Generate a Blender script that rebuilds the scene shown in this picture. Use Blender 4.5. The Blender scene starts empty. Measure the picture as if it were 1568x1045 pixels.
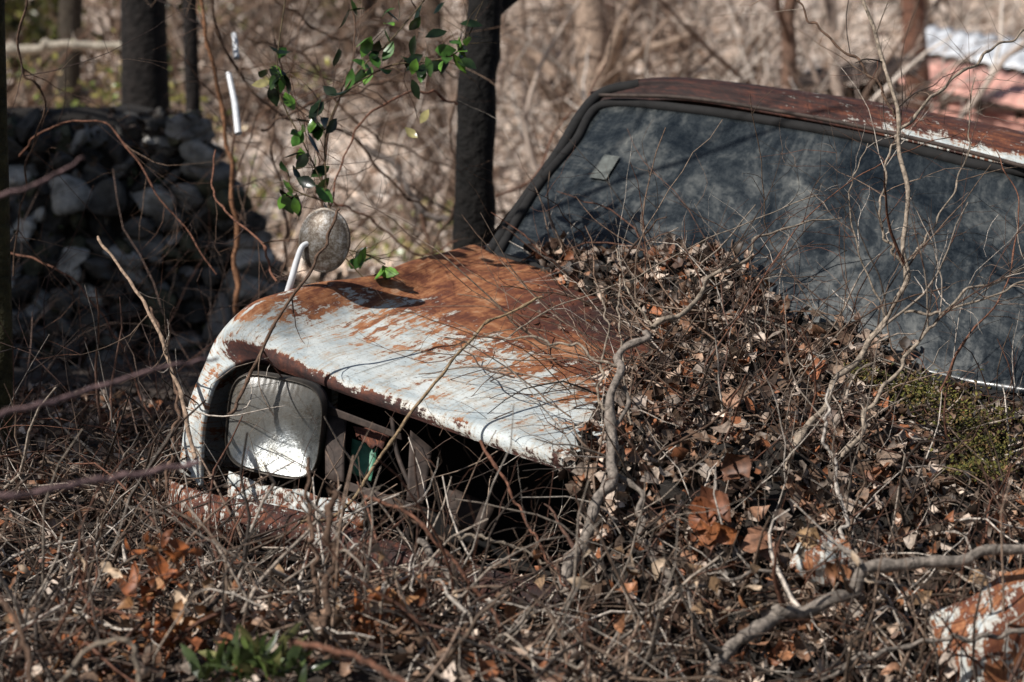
import bpy, math, bmesh
import numpy as np
from mathutils import Vector
rng = np.random.default_rng(11)
U_ = rng.uniform
FPX = 3049.0
PITCH = math.radians(6.03)
CAM = np.array([0.0, 0.0, 1.5])
FW = np.array([0, math.cos(PITCH), -math.sin(PITCH)])
UPV = np.array([0, math.sin(PITCH), math.cos(PITCH)])
SDIR = np.array([-.60, -.42, .68]); SDIR = SDIR/np.linalg.norm(SDIR)

def P(a, b, d):
    """image pixel (a, b) at assumed depth d (metres) along the camera axis -> world"""
    return CAM + np.array([1.0, 0, 0])*((a-784)/FPX*d) + UPV*(-(b-522.5)/FPX*d) + FW*d

def nrm(v):
    return v/np.maximum(np.linalg.norm(v, axis=-1, keepdims=True), 1e-9)

# ------------------------------------------------------------ materials
def new_mat(name):
    m = bpy.data.materials.new(name); m.use_nodes = True
    nt = m.node_tree
    b = nt.nodes['Principled BSDF']
    return m, nt, b
def N(nt, t, **kw):
    n = nt.nodes.new(t)
    for k, v in kw.items(): setattr(n, k, v)
    return n
def L(nt, a, b): nt.links.new(a, b)
def noise(nt, vec, scale, detail=6, rough=.6, dist=0.0):
    n = N(nt, 'ShaderNodeTexNoise'); n.inputs['Scale'].default_value = scale
    n.inputs['Detail'].default_value = detail; n.inputs['Roughness'].default_value = rough
    n.inputs['Distortion'].default_value = dist
    if vec is not None: L(nt, vec, n.inputs['Vector'])
    return n.outputs['Fac']
def math_(nt, op, a, b=None, clamp=False):
    n = N(nt, 'ShaderNodeMath', operation=op); n.use_clamp = clamp
    for i, x in enumerate([a, b]):
        if x is None: continue
        if isinstance(x, (int, float)): n.inputs[i].default_value = x
        else: L(nt, x, n.inputs[i])
    return n.outputs[0]
def ramp(nt, fac, stops, interp='LINEAR'):
    n = N(nt, 'ShaderNodeValToRGB'); cr = n.color_ramp; cr.interpolation = interp
    while len(cr.elements) < len(stops): cr.elements.new(0.5)
    for e, (p, c) in zip(cr.elements, stops):
        e.position = p; e.color = (*c, 1) if len(c) == 3 else c
    L(nt, fac, n.inputs[0]); return n.outputs[0]
def mix(nt, fac, a, b, mode='MIX'):
    n = N(nt, 'ShaderNodeMix', data_type='RGBA', blend_type=mode)
    if isinstance(fac, (int, float)): n.inputs[0].default_value = fac
    else: L(nt, fac, n.inputs[0])
    for i, x in ((6, a), (7, b)):
        if isinstance(x, tuple): n.inputs[i].default_value = (*x, 1)
        else: L(nt, x, n.inputs[i])
    return n.outputs[2]
def bump(nt, b, h, strength=.4, dist=.01):
    n = N(nt, 'ShaderNodeBump'); n.inputs['Strength'].default_value = strength
    n.inputs['Distance'].default_value = dist
    L(nt, h, n.inputs['Height']); L(nt, n.outputs[0], b.inputs['Normal'])
    return n.outputs[0]
def objvec(nt): return N(nt, 'ShaderNodeTexCoord').outputs['Object']
def uvvec(nt, sc=(1, 1, 1)):
    t = N(nt, 'ShaderNodeTexCoord'); m = N(nt, 'ShaderNodeMapping')
    m.inputs['Scale'].default_value = sc; L(nt, t.outputs['UV'], m.inputs['Vector'])
    return m.outputs[0]

def mat_attr(name, rough=.85, nscale=60, bumpd=.002, transl=0.0, spec=.3, detail=3, lo=.4, hi=1.4):
    m, nt, b = new_mat(name)
    at = N(nt, 'ShaderNodeAttribute', attribute_name='Col')
    v = objvec(nt); n = noise(nt, v, nscale, detail, .65)
    k = ramp(nt, n, [(.28, (lo, lo, lo)), (.72, (hi, hi*.97, hi*.94))])
    c = mix(nt, 1.0, at.outputs['Color'], k, 'MULTIPLY')
    L(nt, c, b.inputs['Base Color']); b.inputs['Roughness'].default_value = rough
    b.inputs['Specular IOR Level'].default_value = spec
    if bumpd: bump(nt, b, n, .6, bumpd)
    if transl > 0:
        tr = N(nt, 'ShaderNodeBsdfTranslucent'); L(nt, c, tr.inputs['Color'])
        ms = N(nt, 'ShaderNodeMixShader'); ms.inputs[0].default_value = transl
        L(nt, b.outputs[0], ms.inputs[1]); L(nt, tr.outputs[0], ms.inputs[2])
        L(nt, ms.outputs[0], nt.nodes['Material Output'].inputs['Surface'])
    return m
M_twig = mat_attr('twig_bark', .75, 110, 0, detail=1)
M_limb = mat_attr('branch_bark', .85, 90, .006, detail=5, lo=.15, hi=1.75)
M_litter = mat_attr('dead_leaf', .5, 90, 0, detail=2, lo=.45, hi=1.5)
M_green = mat_attr('evergreen_leaf', .28, 40, 0, .2, .5, detail=1)
M_bark = mat_attr('tree_bark', .9, 26, .04, lo=.3, hi=1.6)
M_stone = mat_attr('field_stone', .9, 16, .02, lo=.3, hi=1.7, detail=5)

def mat_ground(name, stops, scale=1.2, bd=.05, detail=8):
    m, nt, b = new_mat(name); v = objvec(nt)
    n1 = noise(nt, v, scale, detail, .7); n2 = noise(nt, v, scale*14, 4, .7)
    f = math_(nt, 'ADD', math_(nt, 'MULTIPLY', n1, .55), math_(nt, 'MULTIPLY', n2, .45))
    L(nt, ramp(nt, f, stops), b.inputs['Base Color']); b.inputs['Roughness'].default_value = .95
    bump(nt, b, n2, .8, bd); return m
M_ground = mat_ground('leafy_soil', [(.34, (.010, .007, .005)), (.47, (.025, .018, .013)), (.56, (.07, .05, .038)), (.66, (.16, .12, .095))], .5)
M_soil = mat_ground('dark_litter_soil', [(.35, (.006, .0045, .0035)), (.55, (.020, .015, .011)), (.7, (.07, .052, .038))], 9, .01)
M_hill = mat_ground('hillside_grass', [(.38, (.12, .095, .06)), (.45, (.39, .29, .22)), (.53, (.70, .56, .46)), (.62, (.86, .77, .69))], .3)

def mat_rust(name, paint=(.70, .73, .71)):
    m, nt, b = new_mat(name)
    at = N(nt, 'ShaderNodeAttribute', attribute_name='Col')
    sp = N(nt, 'ShaderNodeSeparateColor'); L(nt, at.outputs['Color'], sp.inputs[0])
    v = uvvec(nt, (3.2, .9, 1)); v2 = uvvec(nt, (1, 1, 1))
    n1 = noise(nt, v, 6.0, 9, .70, .35)
    n2 = noise(nt, v2, 26, 8, .76, .3)
    n3 = noise(nt, v2, 9, 8, .65, .5)
    n4 = noise(nt, v2, 110, 4, .7)
    nst = noise(nt, uvvec(nt, (16, 1.2, 1)), 5, 6, .7, .2)
    val = math_(nt, 'ADD', sp.outputs[0], math_(nt, 'ADD', math_(nt, 'MULTIPLY', math_(nt, 'SUBTRACT', n1, .5), 2.4), math_(nt, 'MULTIPLY', math_(nt, 'SUBTRACT', n2, .5), 2.1)))
    val = math_(nt, 'ADD', val, math_(nt, 'MULTIPLY', math_(nt, 'SUBTRACT', nst, .5), 1.5))
    mask = ramp(nt, val, [(.48, (0, 0, 0)), (.53, (1, 1, 1))])
    halo = ramp(nt, val, [(.12, (0, 0, 0)), (.52, (1, 1, 1))])
    pc = mix(nt, ramp(nt, n3, [(.38, (0, 0, 0)), (.68, (1, 1, 1))]), paint, (.42, .48, .50))
    pc = mix(nt, ramp(nt, nst, [(.5, (0, 0, 0)), (.72, (.75, .75, .75))]), pc, (.26, .27, .25))
    pc = mix(nt, ramp(nt, n4, [(.58, (0, 0, 0)), (.66, (.85, .85, .85))]), pc, (.15, .10, .065))
    pc = mix(nt, math_(nt, 'MULTIPLY', halo, .5), pc, (.50, .35, .20))
    rf = math_(nt, 'ADD', math_(nt, 'MULTIPLY', n3, .40), math_(nt, 'ADD', math_(nt, 'MULTIPLY', n2, .35), math_(nt, 'MULTIPLY', nst, .25)))
    rf = math_(nt, 'SUBTRACT', rf, math_(nt, 'MULTIPLY', sp.outputs[1], .17))
    rc = ramp(nt, rf, [(.30, (.022, .011, .010)), (.39, (.07, .024, .017)), (.47, (.17, .055, .027)), (.54, (.38, .155, .065)), (.64, (.58, .38, .25))])
    L(nt, mix(nt, mask, pc, rc), b.inputs['Base Color'])
    L(nt, ramp(nt, mask, [(0, (.42, .42, .42)), (1, (.75, .75, .75))]), b.inputs['Roughness'])
    b.inputs['Specular IOR Level'].default_value = .4
    bump(nt, b, n2, .6, .005); return m
M_rust = mat_rust('rusted_white_paint')

m, nt, b = new_mat('dusty_glass'); M_glass = m
v = uvvec(nt, (1, 1, 1)); a1 = noise(nt, v, 7, 9, .7, 1.2); a2 = noise(nt, v, 60, 6, .78, .5); a3 = noise(nt, uvvec(nt, (9, 1.2, 1)), 4, 5, .6)
a4 = noise(nt, v, 1.8, 3, .5, .3)
f = math_(nt, 'ADD', math_(nt, 'MULTIPLY', a1, .40), math_(nt, 'ADD', math_(nt, 'MULTIPLY', a2, .20), math_(nt, 'ADD', math_(nt, 'MULTIPLY', a3, .14), math_(nt, 'MULTIPLY', a4, .26))))
L(nt, ramp(nt, f, [(.42, (.008, .011, .014)), (.50, (.028, .034, .038)), (.57, (.085, .090, .088)), (.66, (.25, .24, .21))]), b.inputs['Base Color'])
L(nt, ramp(nt, f, [(.42, (.10, .10, .10)), (.60, (.6, .6, .6))]), b.inputs['Roughness'])
b.inputs['Specular IOR Level'].default_value = .5

def plain(name, col, rough=.6, metal=0, nscale=30, var=.5, bd=.002):
    m, nt, b = new_mat(name); n = noise(nt, objvec(nt), nscale, 7, .65, .2)
    L(nt, ramp(nt, n, [(.3, tuple(c*(1-var) for c in col)), (.7, tuple(min(1, c*(1+var*.5)) for c in col))]), b.inputs['Base Color'])
    b.inputs['Roughness'].default_value = rough; b.inputs['Metallic'].default_value = metal
    bump(nt, b, n, .5, bd); return m
M_rubber = plain('perished_rubber', (.014, .013, .013), .9)
M_black = plain('engine_bay_shade', (.006, .005, .005), .9)  # shade under the hood put into a near-black colour
M_white = plain('weathered_white_enamel', (.75, .76, .78), .35, 0, 40, .25, .001)
M_bracket = plain('rusty_bracket', (.065, .045, .036), .75, .2, 40, .7)
M_greenp = plain('green_enamel', (.10, .32, .20), .5)
M_rim = plain('dull_chrome', (.10, .085, .07), .5, .5)
M_sticker = plain('faded_sticker', (.13, .14, .13), .6, 0, 30, .8)
M_moss = mat_attr('moss', .95, 200, 0)

# headlight: reflector bowl + dirty fluted cover glass
m, nt, b = new_mat('headlight_reflector'); M_refl = m
v = uvvec(nt); n = noise(nt, v, 2.2, 7, .7, .4); n5 = noise(nt, v, 9, 5, .7)
L(nt, ramp(nt, n, [(.34, (.45, .42, .37)), (.6, (.95, .96, .97))]), b.inputs['Base Color'])
b.inputs['Metallic'].default_value = 1.0; b.inputs['Roughness'].default_value = .34
bump(nt, b, n5, .25, .01)
m, nt, b = new_mat('headlight_cover_glass'); M_lens = m
v = uvvec(nt); n = noise(nt, v, 1.6, 9, .74, .6); n5 = noise(nt, v, 18, 7, .8)
sep = N(nt, 'ShaderNodeSeparateXYZ'); L(nt, v, sep.inputs[0])
gf = math_(nt, 'ADD', math_(nt, 'MULTIPLY', n, .55), math_(nt, 'MULTIPLY', n5, .45))
gf = math_(nt, 'ADD', gf, math_(nt, 'MULTIPLY', sep.outputs[1], .085))
w = N(nt, 'ShaderNodeTexWave', wave_type='BANDS', bands_direction='X'); w.inputs['Scale'].default_value = 2.6; w.inputs['Distortion'].default_value = .5; L(nt, v, w.inputs['Vector'])
L(nt, ramp(nt, gf, [(.42, (.42, .42, .40)), (.6, (.13, .11, .085))]), b.inputs['Base Color']); b.inputs['Roughness'].default_value = .3; b.inputs['Specular IOR Level'].default_value = .8
bump(nt, b, math_(nt, 'ADD', math_(nt, 'MULTIPLY', w.outputs['Fac'], .35), math_(nt, 'MULTIPLY', n5, .6)), .16, .004)
tr = N(nt, 'ShaderNodeBsdfTransparent'); tr.inputs[0].default_value = (.94, .96, .96, 1)
ms = N(nt, 'ShaderNodeMixShader'); L(nt, ramp(nt, gf, [(.40, (.20, .20, .20)), (.62, (.72, .72, .72))]), ms.inputs[0])
L(nt, tr.outputs[0], ms.inputs[1]); L(nt, b.outputs[0], ms.inputs[2]); L(nt, ms.outputs[0], nt.nodes['Material Output'].inputs['Surface'])

m, nt, b = new_mat('mirror_back_metal'); M_mirror = m
v = objvec(nt); n = noise(nt, v, 30, 8, .7, .3); n5 = noise(nt, v, 220, 3, .7)
gf = math_(nt, 'ADD', math_(nt, 'MULTIPLY', n, .6), math_(nt, 'MULTIPLY', n5, .4))
L(nt, ramp(nt, gf, [(.38, (.05, .03, .02)), (.5, (.15, .125, .10)), (.62, (.32, .31, .30))]), b.inputs['Base Color'])
b.inputs['Metallic'].default_value = .5; b.inputs['Roughness'].default_value = .5
bump(nt, b, gf, .3, .002)

# ------------------------------------------------------------ mesh tools
class Acc:
    def __init__(s): s.V = []; s.Q = []; s.C = []; s.n = 0; s.UV = []
    def add(s, V, Q, C, UV=None):
        V = np.asarray(V).reshape(-1, 3); s.V.append(V); s.Q.append(np.asarray(Q)+s.n)
        C = np.asarray(C, float)
        if C.ndim == 1: C = np.tile(C, (len(V), 1))
        s.C.append(C.reshape(-1, 3)); s.n += len(V)
        s.UV.append(np.zeros((len(V), 2)) if UV is None else UV)
    def mesh(s, name, mat, smooth=True):
        V = np.concatenate(s.V); C = np.concatenate(s.C); UV = np.concatenate(s.UV)
        Q = np.concatenate([q.reshape(-1, 4) for q in s.Q])
        me = bpy.data.meshes.new(name)
        me.vertices.add(len(V)); me.vertices.foreach_set('co', V.astype(np.float32).ravel())
        me.loops.add(len(Q)*4); me.loops.foreach_set('vertex_index', Q.astype(np.int32).ravel())
        me.polygons.add(len(Q)); me.polygons.foreach_set('loop_start', np.arange(0, len(Q)*4, 4, dtype=np.int32))
        me.polygons.foreach_set('use_smooth', np.full(len(Q), smooth))
        me.update(calc_edges=True)
        ca = me.color_attributes.new('Col', 'FLOAT_COLOR', 'POINT')
        ca.data.foreach_set('color', np.hstack([C, np.ones((len(C), 1))]).astype(np.float32).ravel())
        uvl = me.uv_layers.new(name='UVMap')
        uvl.data.foreach_set('uv', UV[Q.ravel()].astype(np.float32).ravel())
        me.materials.append(mat); return me
    def build(s, name, mat, parent=None, smooth=True):
        ob = bpy.data.objects.new(name, s.mesh(name, mat, smooth))
        bpy.context.collection.objects.link(ob)
        if parent: ob.parent = parent
        return ob
def empty(name):
    e = bpy.data.objects.new(name, None); e.empty_display_size = .1
    bpy.context.collection.objects.link(e); return e

def cr(Pn, n):
    Pn = np.asarray(Pn, float); k = len(Pn)
    t = np.linspace(0, k-1, n); i = np.minimum(t.astype(int), k-2); f = (t-i)
    f = f.reshape((-1,)+(1,)*(Pn.ndim-1))
    g = lambda j: Pn[np.clip(j, 0, k-1)]
    p0 = np.where((i == 0).reshape(f.shape), 2*g(i)-g(i+1), g(i-1)); p1 = g(i); p2 = g(i+1)
    p3 = np.where((i+2 > k-1).reshape(f.shape), 2*g(i+1)-g(i), g(i+2))
    return .5*((2*p1)+(-p0+p2)*f+(2*p0-5*p1+4*p2-p3)*f**2+(-p0+3*p1-3*p2+p3)*f**3)

def tubes(paths, radii, sides=4):
    K, S, _ = paths.shape
    T = nrm(np.gradient(paths, axis=1))
    od = nrm(paths[:, -1]-paths[:, 0]+1e-6)
    ref = nrm(np.cross(od, nrm(rng.normal(size=(K, 3)))))[:, None, :]
    n1 = nrm(np.cross(T, np.broadcast_to(ref, T.shape))); n2 = np.cross(T, n1)
    a = np.arange(sides)*2*np.pi/sides
    V = paths[:, :, None, :]+radii[:, :, None, None]*(np.cos(a)[None, None, :, None]*n1[:, :, None, :]+np.sin(a)[None, None, :, None]*n2[:, :, None, :])
    idx = np.arange(K*S*sides).reshape(K, S, sides)
    A = idx[:, :-1]; B = idx[:, 1:]
    Q = np.stack([A, np.roll(A, -1, 2), np.roll(B, -1, 2), B], -1).reshape(-1, 4)
    return V.reshape(-1, 3), Q
def add_tubes(acc, paths, radii, cols, sides=4):
    V, Q = tubes(paths, radii, sides)
    acc.add(V, Q, np.repeat(cols, paths.shape[1]*sides, axis=0))
def walk(start, d, length, S=7, wob=.25, grav=0.0):
    K = len(start); pos = start.copy(); d = nrm(d); out = [pos.copy()]; bend = rng.normal(size=(K, 3))*wob*.5
    for i in range(S-1):
        d = nrm(d+bend+rng.normal(size=(K, 3))*wob+np.array([0, 0, -grav]))
        pos = pos+d*(np.asarray(length).reshape(-1, 1)/(S-1)); out.append(pos.copy())
    return np.stack(out, 1)
def pal(cols, n, jit=.25):
    c = np.array(cols)[rng.integers(0, len(cols), n)]
    return c*U_(1-jit, 1+jit, (n, 1))
def taper(K, S, r0, r1=.25):
    return np.asarray(r0).reshape(-1, 1)*np.linspace(1, r1, S)[None, :]*np.ones((K, 1))
def children(paths, rad, n, lmin, lmax, rk=.55, S=6, wob=.2, up=.15, spread=.9, lo=.15):
    K, Sp, _ = paths.shape
    k = rng.integers(0, K, n); j = rng.integers(max(1, int(lo*Sp)), Sp-1, n)
    st = paths[k, j]; t = nrm(paths[k, j+1]-paths[k, j])
    d = t*.8+nrm(rng.normal(size=(n, 3)))*spread+np.array([0, 0, up])
    ln = U_(lmin, lmax, n); p = walk(st, d, ln, S, wob)
    r = taper(n, S, np.maximum(rad[k, j]*rk, .0006), .3)
    return p, r

LEAF_T = np.linspace(0, 1, 5)
def leaves(acc, pos, nor, size, cols, width=.5, curl=.4, crumple=.12, heading=None):
    K = len(pos); n = nrm(nor)
    h = rng.normal(size=(K, 3)) if heading is None else heading
    x = nrm(h-n*np.sum(h*n, 1, keepdims=True)); y = np.cross(n, x)
    w = np.array([.04, .75, 1, .7, .03])*width*.5
    cu = U_(-curl, curl*1.6, (K, 1)); fo = U_(-.3, .9, (K, 1))*min(1, curl*2)
    V = np.zeros((K, 5, 3, 3)); sz = np.asarray(size).reshape(-1, 1)
    for i, t in enumerate(LEAF_T):
        for j, a in enumerate((-1, 0, 1)):
            jit = rng.normal(size=(K, 1))*crumple*(0.6 if 0 < i < 4 else .2)
            wx = w[i]*a*(1+rng.normal(size=(K, 1))*crumple*1.5)
            zz = cu*(t-.5)**2*2+fo*abs(a)*w[i]+jit*.5
            V[:, i, j] = pos+sz*(x*(t-.5)+y*wx+n*zz)
    idx = np.arange(K*15).reshape(K, 5, 3)
    Q = np.stack([idx[:, :-1, :-1], idx[:, 1:, :-1], idx[:, 1:, 1:], idx[:, :-1, 1:]], -1).reshape(-1, 4)
    acc.add(V.reshape(-1, 3), Q, np.repeat(cols, 15, axis=0))

def patch(acc, grid, nu, nv, colf=None, uvs=(1, 1), bumpn=0.0, col=(.5, .3, 0)):
    g = cr(np.asarray(grid), nu); g = np.swapaxes(cr(np.swapaxes(g, 0, 1), nv), 0, 1)
    if bumpn:
        s, t = np.meshgrid(np.linspace(0, 9, nu), np.linspace(0, 9, nv), indexing='ij')
        g[..., 2] += bumpn*(np.sin(s*1.7+t)+np.sin(t*2.3-s*.8)+.5*np.sin(s*4+t*3.1))
    idx = np.arange(nu*nv).reshape(nu, nv)
    Q = np.stack([idx[:-1, :-1], idx[1:, :-1], idx[1:, 1:], idx[:-1, 1:]], -1).reshape(-1, 4)
    S, T = np.meshgrid(np.linspace(0, 1, nu), np.linspace(0, 1, nv), indexing='ij')
    C = np.tile(np.array(col, float), (nu*nv, 1)) if colf is None else colf(S, T).reshape(-1, 3)
    acc.add(g.reshape(-1, 3), Q, C, np.stack([S*uvs[0], T*uvs[1]], -1).reshape(-1, 2))
    return g
def solid(ob, th, off=-1):
    md = ob.modifiers.new('thickness', 'SOLIDIFY'); md.thickness = th; md.offset = off
def sstep(a, b, x):
    t = np.clip((x-a)/(b-a), 0, 1); return t*t*(3-2*t)

# ------------------------------------------------------------ terrain
def gz(x, y):
    z = .58+.05*np.sin(x*1.7+y*.9)+.03*np.sin(x*4.1-y*3.3)+.02*np.sin(y*7+x*5)
    z = z+.06*sstep(3.6, 4.4, y)*(1-sstep(7, 9, y))
    z = z-.1*sstep(9, 15, y)
    h = np.maximum(0, y-17)
    z = z+.17*h*sstep(0, 10, h)+.5*np.sin(x*.21+y*.17)*sstep(5, 30, h)
    z = np.where(y > 90, z-(.17)*(y-90)*.8, z)
    return z
def axis(lo, hi, n, c, k=4.0):
    t = np.linspace(-1, 1, n); s = np.sinh(t*k)/np.sinh(k)
    return np.where(s < 0, c+s*(c-lo), c+s*(hi-c))
xs = axis(-160, 160, 220, 0, 5); ys = axis(-40, 260, 240, 5, 5)
X, Y = np.meshgrid(xs, ys, indexing='ij'); Z = gz(X, Y)
idx = np.arange(X.size).reshape(X.shape)
Q = np.stack([idx[:-1, :-1], idx[1:, :-1], idx[1:, 1:], idx[:-1, 1:]], -1)
acc = Acc(); acc.add(np.stack([X, Y, Z], -1), Q.reshape(-1, 4), (.1, .1, .1)); g_ob = acc.build('ground', M_ground)
g_ob.data.materials.append(M_hill)
fy = (Y[:-1, :-1]+.8*np.sin(X[:-1, :-1]*1.3)).ravel()
g_ob.data.polygons.foreach_set('material_index', (fy > 10.5).astype(np.int32))

# ------------------------------------------------------------ car
car = empty('abandoned_car')
O = P(735, 388, 5.0)
Fd = nrm(P(420, 552, 4.2)-O); Wd = P(1450, 590, 4.32)-O; Wd = nrm(Wd-Fd*np.dot(Wd, Fd)); Ud = np.cross(Fd, Wd)
Bk = -Fd; Bh = nrm(Bk*np.array([1, 1, 0]))
def C(x, y, z): return O+Fd*x+Wd*y+Ud*z
def D(u, v): return 1/(.1298-1.58e-5*u+2.109e-4*v)
crest = [P(*q) for q in [(374, 557, 4.13), (350, 522, 4.2), (392, 474, 4.28), (450, 452, 4.4), (520, 436, 4.53), (600, 418, 4.68), (662, 399, 4.83), (722, 384, 5.0)]]
cols = []
for lip, t1, h, o in [((312, 745, 4.07), (286, 722, 4.12), .38, .0), ((316, 650, 4.07), (297, 632, 4.12), .22, .05), ((336, 583, 4.09), (320, 565, 4.15), .08, .04)]:
    cols.append([P(*lip), P(*t1)]+[c-Ud*h-Wd*o for c in crest[2:]])
cols.append(crest)
for f, r in [((425, 566), (765, 398)), ((500, 594), (860, 425)), ((640, 642), (1010, 465)), ((760, 686), (1160, 505)), ((880, 727), (1300, 545)), ((1000, 772), (1450, 590))]:
    f = np.array(f, float); r = np.array(r, float); t1 = f+np.array([-5, -24])
    c = [P(f[0], f[1], D(*t1)-.012)]
    for k, w in enumerate([0, .14, .3, .47, .65, .83, 1]):
        q = t1+(r-t1)*w; c.append(P(q[0], q[1], D(*q)-.02*math.sin(math.pi*w)))
    cols.append(c)
def hoodcol(S, T):
    s = S*9; t = T*7
    R = .16+.30*sstep(1.8, 3.4, t)*(s > 2.5)+.64*sstep(3.6, 5.6, t+ .3*np.maximum(0, s-4.5))
    R += 1.4*np.exp(-((s-3.9)/1.0)**4)*np.exp(-((t-.3)/.55)**4)+1.1*np.exp(-((s-5.3)/.9)**2)*np.exp(-((t-.15)/.6)**4)+.45*np.exp(-((t-.1)/.35)**2)*(s > 4)
    R += .38*np.exp(-((s-3.15)/.45)**2)*sstep(1.2, 2, t)
    R += .14*(s < 3)+.55*sstep(7.6, 8.4, s)
    R -= .60*np.exp(-((s-3.0)/.3)**2)*sstep(5.2, 6.6, t)
    G = sstep(4.2, 6.2, t)*sstep(4.6, 6.2, s)*1.2+.9*np.exp(-((t-.2)/.8)**4)*(s > 2.6)
    return np.stack([R, np.clip(G, 0, 1.2), S*0], -1)
acc = Acc(); patch(acc, cols, 170, 120, hoodcol, (1.9, 1.1), .0026)
ob = acc.build('hood_and_fender', M_rust, car); solid(ob, .012, 1)

# windshield
bot = [(762, 392, 4.99), (930, 441, 4.80), (1110, 490, 4.62), (1290, 540, 4.45), (1450, 584, 4.31), (1600, 608, 4.2)]
top = [(925, 161, 5.27), (1050, 167, 5.15), (1200, 189, 4.99), (1340, 215, 4.85), (1480, 249, 4.72), (1625, 290, 4.6)]
wg = []
for b_, t_ in zip(bot, top):
    pb, pt = P(*b_), P(*t_)
    wg.append([pb+(pt-pb)*k-Bk*.03*math.sin(k*3.14) for k in (0, .25, .5, .75, 1)])
wg[0][1] += np.array([-.008, 0, 0]); wg[0][2] += np.array([-.012, 0, 0])
acc = Acc(); WG = patch(acc, wg, 60, 30, None, (1.4, .6)); ob = acc.build('windshield_glass', M_glass, car); solid(ob, .005)
gn = nrm(np.cross(WG[30, 15]-WG[20, 15], WG[20, 20]-WG[20, 15])); gn = gn*np.sign(np.dot(gn, Fd))
acc = Acc(); sub = WG[5:8, 16:21]+gn*.007; idx = np.arange(15).reshape(3, 5)
acc.add(sub, np.stack([idx[:-1, :-1], idx[1:, :-1], idx[1:, 1:], idx[:-1, 1:]], -1).reshape(-1, 4), (1, 1, 1)); acc.build('inspection_sticker', M_sticker, car)
ring = [w[0] for w in wg]+[wg[-1][2]]+[w[-1] for w in wg[::-1]]+[wg[0][3], wg[0][2], wg[0][1], wg[0][0]]
def tube1(name, pts, r, mat, parent=None, n=60, sides=8, r1=None, col=(.1, .1, .1)):
    p = cr(np.array(pts), n)[None]; rr = np.linspace(r, r if r1 is None else r1, n)[None]
    a = Acc(); add_tubes(a, p, rr, np.array([col]), sides); return a.build(name, mat, parent)
tube1('windshield_seal', np.array(ring)-Bk*.004, .013, M_rubber, car, 160)
tube1('a_pillar', [P(745, 396, 5.03), P(800, 312, 5.12), P(853, 238, 5.2), (P(893, 172, 5.28)), P(925, 142, 5.3), P(980, 130, 5.27)], .016, M_rubber, car)
tube1('drip_rail', [P(918, 146, 5.26), P(1050, 150, 5.14), P(1200, 172, 4.98), P(1340, 199, 4.84), P(1480, 232, 4.71), P(1630, 272, 4.58)], .0055, M_bracket, car)
tube1('a_pillar.001', [P(1640, 612, 4.18), P(1665, 450, 4.35), P(1660, 290, 4.58)], .02, M_rubber, car)
# roof
r0 = [(905, 158, 5.3), (1050, 153, 5.16), (1200, 176, 5.0), (1340, 203, 4.86), (1480, 236, 4.73), (1650, 276, 4.58)]
r2 = [(912, 140, 5.36), (1010, 119, 5.28), (1200, 139, 5.12), (1340, 163, 5.0), (1480, 192, 4.88), (1650, 232, 4.74)]
rg = []
for a_, c_ in zip(r0, r2):
    p0, p2 = P(*a_), P(*c_); pm = (p0+p2)/2-Bh*.012+np.array([0, 0, .006])
    rg.append([p0, pm, p2, p2+Bh*.35-np.array([0, 0, .004]), p2+Bh*.8-np.array([0, 0, .03]), p2+Bh*1.15-np.array([0, 0, .09])])
def roofcol(S, T):
    R = .92-.75*sstep(.45, .75, S)*np.exp(-((T-.06)/.08)**2)+.3*(S < .4); G = 1.25-S*.95
    return np.stack([R, G, S*0], -1)
acc = Acc(); patch(acc, rg, 90, 70, roofcol, (1.5, 1.6), .0006); ob = acc.build('roof', M_rust, car); solid(ob, .01, -1)
acc = Acc()
rearb = [g[-1] for g in rg]
dn = -Ud
patch(acc, [[p, p+dn*.4, p+dn*.9] for p in rearb], 30, 20, None, (1.4, .9), 0, (.9, .5, 0))
for end, sgn in ((0, -1), (-1, 1)):
    base = C(0, 0 if end == 0 else 1.36, -.02)
    low = [base+Bk*k*1.35+Wd*sgn*.05 for k in (0, .25, .5, .75, 1)]
    patch(acc, [[lo, lo+Wd*sgn*.04+dn*.2, lo+dn*.55] for lo in low], 30, 20, None, (1.3, .6), 0, (.6, .4, 0))
ob = acc.build('cab_body', M_rust, car); solid(ob, .008)
acc = Acc()
for end, sgn, yy in ((0, -1, -.02), (-1, 1, 1.38)):
    line = [rg[end][0], rg[end][3], rg[end][4], rg[end][5]]
    low = [C(-.05, yy, 0), C(-.5, yy, 0), C(-.9, yy, 0), C(-1.3, yy, 0)]
    patch(acc, [[l*1.0, (l+h)/2, h] for l, h in zip(low, line)], 20, 10, None, (1, 1))
ob = acc.build('side_windows', M_glass, car)
def quad_panel(name, corners, mat, th=.006, n=8, col=(.7, .5, 0), uv=(.3, .3), bn=0.0):
    a, b_, c, d = corners
    acc = Acc(); patch(acc, [[a, (a+d)/2, d], [(a+b_)/2, (a+b_+c+d)/4, (d+c)/2], [b_, (b_+c)/2, c]], n, n, None, uv, bn, col)
    ob = acc.build(name, mat, car); solid(ob, th); return ob
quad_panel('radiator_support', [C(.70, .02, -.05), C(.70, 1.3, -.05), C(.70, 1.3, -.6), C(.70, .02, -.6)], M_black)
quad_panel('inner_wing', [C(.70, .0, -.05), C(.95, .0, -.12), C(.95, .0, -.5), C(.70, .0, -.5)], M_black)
quad_panel('engine_bay_floor', [C(.1, .0, -.48), C(.1, 1.3, -.48), C(1.0, 1.3, -.48), C(1.0, .0, -.48)], M_black)
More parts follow.
